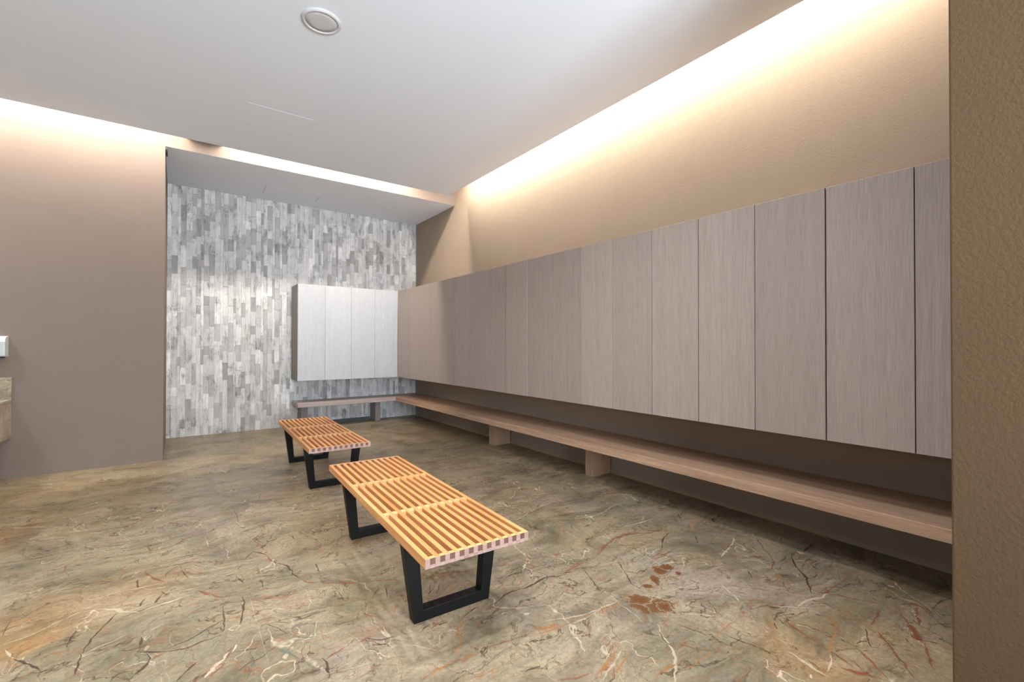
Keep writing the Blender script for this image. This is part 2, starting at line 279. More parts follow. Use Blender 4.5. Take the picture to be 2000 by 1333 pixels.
# ---------------------------------------------------------------- floor
VEINS = [
('w',9,0.8,[(-0.871,4.126),(-0.811,4.114),(-0.71,4.057),(-0.643,4.022),(-0.599,3.967)]),
('o',10,0.6,[(-0.808,3.829),(-0.722,3.857),(-0.62,3.88),(-0.529,3.877),(-0.443,3.854)]),
('k',6,0.8,[(-0.736,3.489),(-0.658,3.471),(-0.587,3.46),(-0.493,3.484),(-0.416,3.463),(-0.277,3.415),(-0.175,3.407),(-0.102,3.412)]),
('r',6,0.8,[(-0.213,3.221),(-0.141,3.219),(-0.055,3.209),(-0.003,3.235),(0.062,3.313),(0.154,3.349)]),
('k',7,0.7,[(-0.032,3.032),(0.037,3.031),(0.108,3.013),(0.174,3.061)]),
('k',6,0.9,[(-0.51,4.274),(-0.469,4.277),(-0.424,4.303)]),
('k',5,0.8,[(-0.629,4.471),(-0.621,4.538),(-0.61,4.59)]),
('k',6,0.9,[(-0.246,4.655),(-0.17,4.637),(-0.081,4.565)]),
('k',5,0.7,[(-0.579,4.897),(-0.509,4.811),(-0.421,4.818),(-0.33,4.716)]),
('k',4,0.6,[(-1.033,4.881),(-0.959,4.921)]),
('g',6,0.5,[(-1.142,5.395),(-0.93,5.298),(-0.644,5.207),(-0.423,5.17),(-0.189,5.13),(0.024,5.136)]),
('r',8,0.7,[(-0.285,3.711),(-0.217,3.762),(-0.174,3.826),(-0.122,3.849)]),
('k',5,0.5,[(-0.348,4.001),(-0.27,4.046),(-0.193,4.085),(-0.1,4.145),(0.062,4.18)]),
('k',8,0.9,[(-0.118,4.003),(-0.109,4.066)]),
('r',9,0.9,[(-0.132,3.311),(-0.117,3.245),(-0.106,3.211)]),
('r',12,1,[(-0.126,2.941),(-0.098,2.857),(-0.069,2.803),(-0.042,2.757)]),
('r',7,0.8,[(-0.126,2.941),(-0.111,2.967)]),
('k',7,0.8,[(-0.148,2.867),(-0.148,2.814),(-0.141,2.764)]),
('r',5,0.7,[(-0.455,3.188),(-0.455,3.262),(-0.431,3.29),(-0.35,3.287),(-0.281,3.246)]),
('r',5,0.6,[(-0.457,3.204),(-0.43,3.127),(-0.419,3.077)]),
('r',5,0.6,[(-0.545,3.239),(-0.488,3.271),(-0.449,3.296)]),
('o',6,0.6,[(-0.361,2.943),(-0.314,2.961),(-0.259,2.948),(-0.207,2.993),(-0.141,3.018)]),
('k',4,0.7,[(-0.043,2.804),(-0.035,2.861),(-0.002,2.903),(0.036,2.928),(0.075,2.923)]),
('k',4,0.7,[(0.019,2.91),(0.028,2.822),(0.052,2.735)]),
('w',6,0.6,[(0.137,3.269),(0.146,3.164),(0.151,3.087)]),
('k',4,0.6,[(-0.626,3.149),(-0.606,3.18),(-0.588,3.187)]),
('k',4,0.6,[(-0.52,3.003),(-0.507,3.037),(-0.485,3.065)]),
('k',5,0.7,[(0.007,3.756),(0.069,3.711),(0.142,3.645)]),
('k',5,0.7,[(0.083,3.499),(0.109,3.572),(0.141,3.621)]),
('w',14,1,[(-0.265,2.642),(-0.232,2.609),(-0.2,2.581),(-0.159,2.541),(-0.119,2.507)]),
('w',7,0.9,[(-0.37,2.629),(-0.332,2.656),(-0.296,2.656),(-0.261,2.639)]),
('w',7,0.9,[(-0.119,2.507),(-0.085,2.524),(-0.038,2.533),(0.011,2.537),(0.071,2.552)]),
('w',5,0.7,[(-0.534,2.542),(-0.49,2.547),(-0.438,2.575),(-0.37,2.629)]),
('w',5,0.8,[(-0.344,2.784),(-0.288,2.754),(-0.25,2.761),(-0.211,2.775),(-0.14,2.754),(-0.098,2.762),(-0.033,2.733)]),
('k',9,0.95,[(-0.202,2.562),(-0.219,2.504),(-0.239,2.457),(-0.257,2.408),(-0.268,2.356),(-0.275,2.298)]),
('k',9,0.95,[(-0.275,2.298),(-0.281,2.249),(-0.278,2.204),(-0.278,2.165)]),
('k',9,0.95,[(-0.472,2.414),(-0.443,2.367),(-0.411,2.318),(-0.388,2.283),(-0.37,2.253)]),
('w',7,0.8,[(-0.509,2.496),(-0.493,2.452),(-0.47,2.409)]),
('k',5,0.7,[(-0.311,2.533),(-0.321,2.489),(-0.326,2.424),(-0.33,2.393),(-0.316,2.347)]),
('k',6,0.8,[(-0.141,2.216),(-0.086,2.171),(-0.041,2.135),(0.007,2.116),(0.042,2.106),(0.078,2.121),(0.153,2.126)]),
('k',6,0.8,[(-0.034,2.142),(0.007,2.156),(0.05,2.167),(0.088,2.192),(0.145,2.234)]),
('k',5,0.9,[(0.166,2.336),(0.162,2.231),(0.156,2.142)]),
('k',6,0.8,[(-0.087,2.169),(-0.074,2.12),(-0.082,2.082),(-0.103,2.055),(-0.128,2.02)]),
('k',6,0.8,[(-0.109,2.3),(-0.105,2.263),(-0.108,2.224)]),
('w',5,0.6,[(-0.276,2.268),(-0.256,2.307),(-0.231,2.317),(-0.195,2.32),(-0.167,2.342),(-0.144,2.356)]),
('w',5,0.5,[(-0.109,2.3),(-0.082,2.324),(-0.046,2.344),(-0.008,2.336)]),
('k',6,0.8,[(-0.124,2.563),(-0.122,2.594),(-0.114,2.633)]),
('k',5,0.7,[(-0.19,2.6),(-0.16,2.611),(-0.124,2.59)]),
('k',6,0.8,[(-0.071,2.557),(-0.06,2.606),(-0.048,2.62)]),
('r',9,0.9,[(-0.057,2.663),(-0.044,2.635),(-0.027,2.605)]),
('r',12,0.9,[(0.08,2.575),(0.114,2.524),(0.138,2.485),(0.157,2.442),(0.179,2.432),(0.201,2.433)]),
('o',8,0.5,[(-0.545,2.609),(-0.513,2.666),(-0.476,2.736),(-0.431,2.775)]),
('k',4,0.6,[(-0.545,2.609),(-0.546,2.69),(-0.543,2.755)]),
('k',6,0.8,[(0.004,1.92),(0.026,1.954),(0.057,1.996),(0.071,2.0)]),
('k',4,0.6,[(-0.175,2.05),(-0.169,2.09),(-0.129,2.081)]),
('o',9,0.5,[(-0.502,2.396),(-0.456,2.453),(-0.388,2.503),(-0.329,2.55),(-0.279,2.572)]),
('r',6,0.7,[(0.343,3.376),(0.391,3.394),(0.437,3.437),(0.487,3.492),(0.562,3.533),(0.645,3.522)]),
('r',6,0.7,[(0.446,3.322),(0.496,3.34),(0.573,3.371),(0.662,3.376),(0.748,3.349),(0.881,3.314)]),
('r',11,0.7,[(0.412,3.13),(0.436,3.208),(0.451,3.277),(0.483,3.295)]),
('r',5,0.7,[(0.307,2.965),(0.35,3.033),(0.409,3.123),(0.465,3.055)]),
('r',5,0.6,[(0.419,3.116),(0.486,3.123),(0.548,3.088)]),
('k',7,0.85,[(0.289,2.783),(0.319,2.848),(0.345,2.883),(0.371,2.833),(0.395,2.786)]),
('r',11,0.85,[(0.395,2.786),(0.399,2.732),(0.409,2.682)]),
('k',7,0.85,[(0.409,2.682),(0.439,2.63),(0.467,2.585),(0.469,2.517),(0.471,2.465),(0.492,2.407)]),
('r',12,0.85,[(0.492,2.407),(0.502,2.365),(0.523,2.332),(0.551,2.317)]),
('r',8,0.7,[(0.551,2.317),(0.605,2.272),(0.636,2.262),(0.665,2.229),(0.698,2.211)]),
('r',11,0.9,[(0.619,2.268),(0.652,2.25),(0.683,2.21),(0.71,2.202)]),
('r',7,0.85,[(0.71,2.202),(0.791,2.166),(0.856,2.134),(0.882,2.108)]),
('k',6,0.8,[(0.632,2.729),(0.646,2.719),(0.678,2.761)]),
('k',10,0.7,[(0.643,2.778),(0.644,2.745)]),
('k',5,0.8,[(0.797,2.927),(0.828,2.984)]),
('k',5,0.8,[(0.585,2.526),(0.581,2.462),(0.58,2.418)]),
('k',5,0.8,[(0.83,2.243),(0.852,2.259),(0.896,2.247)]),
('r',8,0.8,[(0.334,2.655),(0.338,2.613),(0.332,2.579)]),
('r',5,0.7,[(0.292,2.596),(0.322,2.631),(0.34,2.624),(0.363,2.627)]),
('k',6,0.8,[(0.239,2.641),(0.247,2.58),(0.26,2.523)]),
('k',5,0.7,[(0.331,2.519),(0.333,2.47),(0.33,2.416)]),
('w',6,0.7,[(0.154,2.647),(0.198,2.664),(0.261,2.669)]),
('w',4,0.7,[(0.653,4.234),(0.712,4.195),(0.772,4.141)]),
('r',5,0.7,[(0.324,4.43),(0.38,4.322),(0.461,4.198),(0.529,4.053)]),
('k',5,0.7,[(0.478,3.814),(0.508,3.89),(0.523,3.966)]),
('k',5,0.7,[(0.319,3.685),(0.326,3.562),(0.326,3.431)]),
('k',5,0.7,[(0.316,3.723),(0.362,3.753)]),
('k',4,0.6,[(0.136,3.223),(0.26,3.177)]),
('r',4,0.6,[(0.173,2.985),(0.26,2.991)]),
('r',5,0.6,[(0.6,2.886),(0.626,2.902),(0.654,2.9)]),
('k',6,0.7,[(0.557,2.979),(0.557,2.917)]),
('r',9,0.8,[(0.109,2.539),(0.133,2.497),(0.157,2.445),(0.182,2.427),(0.218,2.43),(0.258,2.427)]),
('k',7,0.8,[(0.248,2.396),(0.244,2.309),(0.227,2.226),(0.213,2.149)]),
('k',5,0.85,[(0.166,2.354),(0.163,2.253),(0.156,2.145)]),
('k',5,0.7,[(0.095,2.189),(0.122,2.205),(0.156,2.238)]),
('p',22,0.7,[(0.083,1.887),(0.104,1.913),(0.126,1.94),(0.148,1.961),(0.169,1.999),(0.186,2.02)]),
('r',12,0.6,[(0.082,1.868),(0.106,1.891),(0.131,1.914),(0.155,1.956),(0.174,2.012)]),
('w',10,0.34,[(0.489,2.306),(0.484,2.236),(0.484,2.167),(0.455,2.101),(0.411,2.082)]),
('g',22,0.8,[(0.373,2.009),(0.398,2.014),(0.424,2.018),(0.444,2.005)]),
('k',14,0.5,[(0.4,2.027),(0.423,2.034),(0.432,2.013)]),
('w',6,0.45,[(0.374,2.023),(0.404,2.048),(0.437,2.038),(0.467,2.011)]),
('d',18,0.6,[(0.302,2.224),(0.327,2.216),(0.353,2.155),(0.377,2.142)]),
('w',5,0.45,[(0.289,2.191),(0.324,2.197),(0.361,2.202),(0.38,2.156),(0.406,2.153)]),
('w',5,0.38,[(0.293,2.158),(0.333,2.139),(0.373,2.12)]),
('d',16,0.6,[(0.378,1.956),(0.399,1.915),(0.429,1.901),(0.449,1.895)]),
('w',6,0.38,[(0.368,1.946),(0.391,1.895),(0.435,1.871),(0.473,1.87)]),
('w',24,0.34,[(0.331,1.922),(0.361,1.868),(0.382,1.813),(0.399,1.748),(0.414,1.694),(0.424,1.659)]),
('d',22,0.8,[(0.315,1.897),(0.331,1.874),(0.348,1.838),(0.356,1.801)]),
('d',14,0.6,[(0.379,1.762),(0.392,1.732),(0.396,1.7)]),
('k',10,0.85,[(0.431,1.751),(0.445,1.733),(0.438,1.698),(0.429,1.656)]),
('r',12,0.85,[(0.444,1.738),(0.464,1.753),(0.49,1.758),(0.513,1.765)]),
('k',6,0.8,[(0.568,1.762),(0.595,1.776),(0.61,1.756),(0.637,1.729),(0.667,1.724),(0.701,1.714)]),
('r',7,0.8,[(0.568,1.762),(0.59,1.776),(0.612,1.773)]),
('k',5,0.7,[(0.291,2.111),(0.319,2.072),(0.337,2.031),(0.354,1.982)]),
('w',14,0.22,[(0.456,1.89),(0.508,1.888),(0.556,1.899),(0.592,1.911)]),
('k',4,0.7,[(0.714,2.034),(0.741,2.073),(0.772,2.1)]),
('k',4,0.8,[(0.792,2.085),(0.778,2.034),(0.768,2.0)]),
('k',4,0.6,[(0.401,1.656),(0.456,1.649),(0.516,1.626),(0.57,1.616)]),
('r',5,0.6,[(0.672,1.433),(0.705,1.448),(0.734,1.454)]),
('k',6,0.6,[(0.182,1.856),(0.22,1.886),(0.26,1.886),(0.3,1.92),(0.342,1.939)]),
('k',9,1,[(1.088,1.671),(1.128,1.672),(1.188,1.698),(1.238,1.708),(1.291,1.71),(1.328,1.69),(1.382,1.7),(1.429,1.717),(1.471,1.72)]),
('k',11,1,[(1.291,1.71),(1.336,1.691),(1.395,1.705),(1.458,1.723),(1.49,1.703),(1.525,1.685),(1.58,1.681)]),
('k',9,0.8,[(0.948,1.659),(0.988,1.675),(1.029,1.691),(1.071,1.696)]),
('r',10,0.8,[(1.321,1.946),(1.359,1.943),(1.406,1.918),(1.447,1.896)]),
('r',12,0.7,[(1.485,1.957),(1.484,1.922),(1.488,1.883),(1.484,1.835),(1.513,1.798),(1.549,1.78)]),
('w',5,0.7,[(1.554,2.121),(1.535,2.034),(1.518,1.933)]),
('k',5,0.7,[(1.307,1.836),(1.347,1.838),(1.404,1.828)]),
('o',8,0.7,[(0.668,1.448),(0.707,1.45),(0.759,1.454),(0.804,1.453),(0.852,1.444),(0.896,1.445),(0.946,1.453)]),
('r',12,0.7,[(0.946,1.453),(0.986,1.443),(1.022,1.435),(1.063,1.433),(1.109,1.419)]),
('o',20,0.8,[(1.158,1.448),(1.175,1.42),(1.205,1.409),(1.253,1.4)]),
('w',7,0.6,[(1.195,1.453),(1.263,1.435),(1.34,1.402),(1.428,1.377),(1.505,1.374)]),
('o',8,0.7,[(1.102,1.434),(1.159,1.393),(1.253,1.385),(1.346,1.37),(1.43,1.364),(1.483,1.354)]),
('o',12,0.6,[(0.86,1.544),(0.892,1.587),(0.931,1.629),(0.965,1.647)]),
('o',8,0.6,[(0.952,1.635),(0.914,1.58),(0.868,1.519),(0.829,1.469)]),
('w',5,0.7,[(0.704,1.652),(0.735,1.616),(0.763,1.586),(0.784,1.544)]),
('o',12,0.5,[(0.863,1.293),(0.891,1.327),(0.919,1.362)]),
('r',6,0.7,[(1.577,1.802),(1.666,1.862),(1.713,1.894)]),
('k',5,0.8,[(1.602,1.801),(1.648,1.802),(1.681,1.788)]),
('r',8,0.8,[(1.609,1.711),(1.673,1.732),(1.726,1.728),(1.743,1.681)]),
('k',5,0.7,[(1.677,1.679),(1.651,1.617),(1.61,1.527),(1.576,1.455)]),
('k',4,0.6,[(1.02,1.596),(1.094,1.62),(1.188,1.659)]),
('k',7,0.7,[(0.981,1.262),(1.007,1.266),(1.021,1.255),(1.048,1.26)]),
('r',7,0.7,[(1.05,1.167),(1.095,1.145),(1.136,1.126)]),
('k',5,0.7,[(0.823,1.677),(0.863,1.689),(0.905,1.68)]),
('k',5,0.7,[(0.775,1.681),(0.814,1.704),(0.838,1.707)]),
('r',8,0.8,[(0.951,2.05),(0.997,2.061),(1.033,2.051),(1.079,2.017)]),
('r',16,0.7,[(0.979,2.03),(1.012,2.035),(1.032,2.006)]),
('k',5,0.8,[(0.978,1.987),(0.953,1.949),(0.926,1.901)]),
('k',4,0.7,[(1.015,1.974),(0.992,1.934),(0.967,1.898)]),
('o',6,0.8,[(1.293,1.405),(1.368,1.381),(1.444,1.364),(1.534,1.364),(1.634,1.368),(1.739,1.381)]),
('o',12,0.7,[(1.458,1.353),(1.513,1.346),(1.587,1.353)]),
('w',6,0.5,[(1.263,1.373),(1.375,1.363),(1.5,1.375),(1.604,1.368)]),
('r',26,0.8,[(1.841,1.728),(1.965,1.79),(2.085,1.821),(2.195,1.817),(2.26,1.783),(2.325,1.749)]),
('r',12,0.8,[(2.325,1.749),(2.42,1.746),(2.522,1.756)]),
('w',7,0.9,[(2.263,1.901),(2.355,1.892),(2.428,1.882),(2.532,1.882)]),
('w',5,0.8,[(2.05,2.201),(2.207,2.149),(2.324,2.143),(2.484,2.196),(2.608,2.197),(2.682,2.173)]),
('k',6,0.9,[(2.197,1.576),(2.277,1.634),(2.363,1.67),(2.42,1.68)]),
('k',5,0.8,[(2.136,1.523),(2.22,1.527),(2.259,1.531)]),
('k',5,0.9,[(2.752,1.849),(2.637,1.745)]),
('w',12,1,[(2.364,1.327),(2.464,1.349),(2.524,1.361)]),
('w',9,1,[(2.524,1.361),(2.634,1.399),(2.691,1.432)]),
('k',5,0.8,[(1.67,1.676),(1.632,1.58),(1.584,1.478)]),
('k',5,0.7,[(1.887,1.633),(1.812,1.518),(1.744,1.409)]),
('k',4,0.5,[(1.411,1.534),(1.503,1.463),(1.54,1.403)]),
('k',5,0.8,[(1.998,1.766),(2.054,1.73),(2.106,1.692)]),
('r',14,0.8,[(1.553,1.689),(1.628,1.706),(1.714,1.72),(1.779,1.712)]),
('k',7,0.9,[(1.558,1.694),(1.608,1.685)]),
('r',5,0.7,[(2.406,1.425),(2.507,1.467),(2.636,1.497)]),
('k',5,0.7,[(2.524,1.578),(2.411,1.489)]),
('o',5,0.7,[(2.106,1.154),(2.151,1.102),(2.225,1.02)]),
('k',6,0.7,[(1.858,1.183),(1.9,1.167),(1.934,1.146)]),
('k',5,0.7,[(1.649,1.122),(1.667,1.068),(1.686,0.987)]),
('w',5,0.6,[(1.686,1.174),(1.769,1.12),(1.845,1.036)]),
('o',6,0.6,[(1.653,0.968),(1.725,0.98),(1.811,0.986),(1.906,0.989)]),
('w',10,0.5,[(2.103,1.188),(2.055,1.099),(2.01,1.017)]),
('k',5,0.7,[(1.747,0.975),(1.75,0.925),(1.765,0.877),(1.779,0.821)]),
('r',6,0.8,[(1.548,1.035),(1.568,1.005),(1.58,0.971),(1.615,0.941)]),
('o',13,0.6,[(1.427,0.948),(1.476,0.935),(1.541,0.942),(1.616,0.935)]),
('w',14,0.7,[(1.586,1.162),(1.532,1.099),(1.517,1.057),(1.49,1.017),(1.431,0.967),(1.362,0.93)]),
('k',4,0.7,[(1.556,1.137),(1.522,1.085),(1.512,1.041)]),
('o',14,0.7,[(1.156,1.099),(1.216,1.115),(1.286,1.137),(1.333,1.151)]),
('o',9,0.7,[(1.2,1.067),(1.271,1.084),(1.362,1.12)]),
('w',12,0.5,[(1.171,1.08),(1.252,1.107),(1.346,1.141)]),
('r',7,0.7,[(1.067,1.16),(1.121,1.132),(1.175,1.123)]),
('o',7,0.8,[(1.328,0.982),(1.396,0.984),(1.437,0.981)]),
('k',4,0.7,[(1.343,1.063),(1.377,1.061),(1.416,1.056)]),
('o',5,0.6,[(2.331,1.547),(2.421,1.602),(2.474,1.628)]),
('k',4,0.6,[(2.326,1.162),(2.272,1.115)]),
('w',4,0.6,[(2.047,1.664),(2.041,1.582),(2.042,1.5)]),
('k',8,0.9,[(2.689,1.113),(2.601,1.06),(2.538,1.012),(2.501,0.965),(2.425,0.923),(2.35,0.887)]),
('k',6,0.7,[(2.694,1.109),(2.768,1.109)]),
('k',8,0.9,[(2.792,1.092),(2.883,1.099),(2.958,1.103)]),
('k',6,0.8,[(2.835,1.232),(2.961,1.266)]),
('k',8,0.8,[(2.652,1.006),(2.637,0.978),(2.635,0.956)]),
('k',16,0.8,[(2.692,1.01),(2.692,1.001)]),
('k',12,0.9,[(2.86,0.8),(2.908,0.773),(2.932,0.74),(2.935,0.708),(2.941,0.681)]),
('k',22,0.6,[(2.984,0.814),(2.939,0.782),(2.892,0.754)]),
('k',10,0.7,[(2.951,0.888),(2.949,0.856)]),
('k',12,0.8,[(3.048,0.581),(2.965,0.544),(2.901,0.512)]),
('k',9,0.7,[(2.953,0.665),(2.933,0.629)]),
('k',8,0.7,[(2.905,0.601),(2.906,0.584)]),
('r',9,0.85,[(2.051,0.887),(2.027,0.854),(2.016,0.822),(2.005,0.792),(1.995,0.762),(1.981,0.728)]),
('r',7,0.8,[(1.981,0.728),(1.968,0.695),(1.962,0.666),(1.953,0.625),(1.937,0.595)]),
('o',6,0.8,[(2.035,0.963),(2.011,0.927),(1.953,0.877),(1.893,0.846),(1.847,0.808),(1.815,0.773)]),
('r',8,0.8,[(2.584,1.172),(2.542,1.135),(2.44,1.098)]),
('o',8,0.7,[(2.44,1.098),(2.383,1.036),(2.319,0.987),(2.276,0.941)]),
('k',5,0.6,[(2.356,1.014),(2.305,0.971),(2.274,0.942)]),
('r',9,0.8,[(2.401,0.901),(2.39,0.858),(2.452,0.851),(2.529,0.847),(2.609,0.844),(2.678,0.836)]),
('r',11,0.85,[(2.417,0.838),(2.441,0.808),(2.449,0.778),(2.465,0.743),(2.499,0.7),(2.495,0.668)]),
('w',14,0.8,[(2.177,0.883),(2.233,0.876),(2.301,0.873),(2.336,0.848),(2.408,0.845)]),
('w',6,0.7,[(2.098,0.957),(2.134,0.913),(2.193,0.865),(2.222,0.839)]),
('r',7,0.7,[(2.054,0.875),(2.1,0.852),(2.176,0.845)]),
('o',7,0.8,[(2.243,0.801),(2.194,0.753),(2.157,0.719),(2.122,0.679),(2.08,0.639)]),
('r',7,0.8,[(2.08,0.639),(2.049,0.603),(2.023,0.567),(1.983,0.529),(1.964,0.507)]),
('o',7,0.7,[(2.143,0.71),(2.071,0.707),(2.006,0.693),(1.948,0.676)]),
('w',6,0.7,[(1.95,0.675),(1.893,0.654),(1.834,0.644)]),
('r',14,0.9,[(1.903,0.639),(1.902,0.609),(1.909,0.583),(1.929,0.558),(1.945,0.532),(1.951,0.51)]),
('r',12,0.8,[(1.851,0.707),(1.841,0.684),(1.831,0.665)]),
('w',18,0.6,[(1.837,0.774),(1.84,0.739),(1.82,0.699),(1.81,0.669),(1.814,0.63)]),
('p',26,0.7,[(1.665,0.732),(1.705,0.738)]),
('p',26,0.6,[(1.774,0.674),(1.761,0.662)]),
('o',7,0.7,[(2.323,0.788),(2.302,0.736),(2.276,0.682),(2.252,0.631),(2.213,0.586),(2.16,0.547)]),
('r',7,0.7,[(2.27,0.628),(2.211,0.578),(2.146,0.533),(2.085,0.484),(2.033,0.45)]),
('r',11,0.9,[(2.287,0.644),(2.331,0.653),(2.388,0.652),(2.44,0.658)]),
('k',6,0.8,[(2.238,0.651),(2.182,0.627),(2.116,0.604),(2.117,0.586),(2.161,0.58)]),
('k',5,0.7,[(2.084,0.636),(2.12,0.636),(2.155,0.619)]),
('k',5,0.7,[(2.065,0.608),(2.095,0.594)]),
('r',22,0.95,[(2.595,0.601),(2.637,0.582),(2.621,0.571)]),
('r',10,0.95,[(2.669,0.606),(2.67,0.581),(2.635,0.55),(2.586,0.509)]),
('r',12,0.8,[(2.613,0.577),(2.528,0.551),(2.441,0.532)]),
('r',34,0.95,[(2.41,0.555),(2.385,0.534),(2.341,0.51),(2.32,0.499)]),
('r',9,0.9,[(2.475,0.605),(2.457,0.581),(2.41,0.555)]),
('r',12,0.7,[(2.318,0.491),(2.248,0.466),(2.194,0.442),(2.132,0.42)]),
('o',6,0.7,[(2.525,0.663),(2.478,0.63),(2.475,0.605)]),
('k',5,0.7,[(2.71,0.676),(2.689,0.64)]),
('k',5,0.7,[(2.681,0.527),(2.731,0.525),(2.805,0.507)]),
('o',4,0.7,[(2.601,0.508),(2.565,0.482),(2.56,0.456)]),
('k',4,0.6,[(2.473,0.509),(2.516,0.488),(2.56,0.456)]),
('r',5,0.7,[(2.171,1.088),(2.186,1.051),(2.228,1.016)]),
('r',5,0.6,[(2.009,0.539),(2.032,0.508),(2.05,0.476),(2.052,0.457)]),
('k',5,0.6,[(2.299,0.541),(2.259,0.517),(2.242,0.496)]),
('k',5,0.7,[(2.339,1.171),(2.274,1.116)]),
('k',4,0.6,[(1.766,0.885),(1.774,0.844),(1.783,0.805)]),
('o',5,0.6,[(1.935,0.921),(1.893,0.855),(1.866,0.786),(1.84,0.739)]),
('w',5,0.5,[(2.634,1.319),(2.566,1.22),(2.536,1.156)]),
('k',5,0.6,[(2.802,1.36),(2.658,1.244),(2.59,1.168)]),
('r',6,0.7,[(1.83,3.453),(1.933,3.416),(2.087,3.423),(2.233,3.442),(2.371,3.438),(2.475,3.398)]),
('k',6,0.7,[(2.417,3.65),(2.434,3.566)]),
('k',6,0.7,[(2.467,3.404),(2.519,3.278)]),
('r',6,0.7,[(2.157,3.051),(2.225,3.055),(2.315,3.102)]),
('k',5,0.6,[(2.487,3.175),(2.598,3.221),(2.715,3.225)]),
('w',7,0.6,[(1.779,2.383),(1.905,2.431),(2.041,2.482),(2.186,2.512)]),
('o',6,0.6,[(2.203,2.472),(2.049,2.278),(1.973,2.154),(1.857,1.999)]),
('k',6,0.7,[(1.928,2.727),(1.908,2.659),(1.879,2.586)]),
('w',4,0.6,[(2.209,2.468),(2.253,2.381),(2.315,2.283),(2.411,2.201)]),
('r',8,0.8,[(2.497,2.602),(2.503,2.549),(2.465,2.499)]),
('k',5,0.7,[(2.442,2.441),(2.511,2.377)]),
('k',5,0.7,[(1.698,2.007),(1.756,2.036),(1.826,2.05)]),
('k',4,0.6,[(1.858,2.394),(1.929,2.438),(1.966,2.46)]),
('w',5,0.6,[(2.179,2.948),(2.092,2.816),(1.973,2.723)]),
('k',4,0.6,[(2.811,3.201),(2.973,3.322),(3.082,3.397)]),
]
BLOTS = [(1.678, 1.278, 0.095, 0.064, -0.629), (1.71, 1.235, 0.063, 0.059, -0.629), (1.677, 1.319, 0.05, 0.039, -0.629), (1.973, 1.431, 0.034, 0.045, -0.629), (2.027, 1.43, 0.037, 0.029, -0.629), (1.877, 1.388, 0.02, 0.047, -0.629), (1.799, 1.37, 0.024, 0.019, -0.629), (1.715, 1.218, 0.031, 0.037, -0.629), (2.023, 1.356, 0.015, 0.016, -0.629)]

TINTS = [
(-0.84,4.66,0.63,(150,118,70),0.9),
(-0.79,4.02,0.36000000000000004,(150,112,62),0.8),
(-0.4,4.16,0.45,(150,128,88),0.6),
(-0.58,5.24,0.315,(172,152,112),0.7),
(-0.34,2.7,0.27,(158,128,82),0.7),
(-0.45,2.52,0.198,(168,122,62),0.9),
(-0.26,2.69,0.18000000000000002,(165,128,80),0.8),
(-0.4,2.54,0.135,(165,122,66),0.8),
(-0.26,2.24,0.225,(128,120,90),0.9),
(-0.02,2.21,0.27,(130,122,94),0.9),
(0.12,1.97,0.225,(135,125,96),0.8),
(-0.2,3.04,0.315,(160,145,108),0.7),
(-0.06,3.31,0.315,(160,146,112),0.7),
(0.27,4.21,0.45,(135,126,98),0.8),
(0.14,5.46,0.45,(130,120,92),0.8),
(-0.03,2.79,0.162,(165,125,72),0.7),
(0.59,3.33,0.36000000000000004,(160,138,98),0.7),
(0.68,3.84,0.27,(155,128,80),0.6),
(0.73,2.87,0.27,(150,122,80),0.6),
(0.23,2.33,0.225,(140,130,98),0.8),
(0.4,2.48,0.225,(138,128,95),0.6),
(0.65,2.03,0.198,(124,112,74),1),
(0.53,2.07,0.18000000000000002,(124,114,78),0.9),
(0.46,1.94,0.18000000000000002,(150,142,110),0.7),
(0.5,1.69,0.18000000000000002,(158,142,122),0.8),
(0.34,1.71,0.162,(122,112,76),0.9),
(0.67,1.79,0.18000000000000002,(158,138,120),0.7),
(0.83,1.45,0.225,(160,144,116),0.8),
(1.42,1.93,0.225,(118,114,94),0.9),
(1.21,1.62,0.225,(138,128,108),0.7),
(0.78,1.55,0.18000000000000002,(146,134,112),0.5),
(2.51,2.3,0.36000000000000004,(124,118,98),0.9),
(2.15,2.19,0.225,(128,118,80),0.7),
(1.85,2.2,0.225,(130,118,84),0.8),
(2.11,2.88,0.36000000000000004,(126,110,78),0.7),
(2.3,3.45,0.45,(140,126,100),0.7),
(2.63,5.24,0.63,(108,94,62),0.9),
(2.26,3.94,0.36000000000000004,(138,118,84),0.6),
(1.98,1.53,0.18000000000000002,(152,142,120),0.8),
(1.73,1.51,0.198,(154,142,118),0.8),
(2.55,1.69,0.225,(112,108,90),0.9),
(2.98,1.7,0.27,(116,104,80),0.7),
(1.99,1.26,0.225,(166,148,128),0.9),
(1.85,1.06,0.198,(160,142,118),0.8),
(1.34,1.22,0.225,(158,142,122),0.9),
(1.36,1.07,0.162,(150,136,100),0.7),
(1.6,0.86,0.18000000000000002,(116,108,84),0.9),
(1.63,0.97,0.135,(130,122,92),0.7),
(1.82,0.76,0.162,(158,120,66),0.9),
(1.88,0.65,0.198,(156,116,66),0.9),
(2.19,0.81,0.09000000000000001,(106,98,74),0.9),
(2.83,0.98,0.198,(120,110,98),0.9),
(2.57,1.03,0.18000000000000002,(128,118,100),0.7),
(2.68,0.76,0.225,(118,104,70),0.9),
(2.97,0.67,0.225,(84,72,50),0.9),
(3.08,0.87,0.18000000000000002,(96,84,62),0.9),
(2.13,0.69,0.162,(158,130,84),0.8),
(2.38,0.59,0.162,(146,126,92),0.8),
(2.22,0.47,0.18000000000000002,(156,128,84),0.8),
(2.24,1.03,0.18000000000000002,(158,138,112),0.7),
(2.31,0.72,0.09000000000000001,(122,112,84),0.6),
(0.22,3.29,0.27,(160,148,122),0.5),
(1.07,3.35,0.27,(146,132,112),0.6),
(0.96,5.41,0.54,(140,120,84),0.7),
]

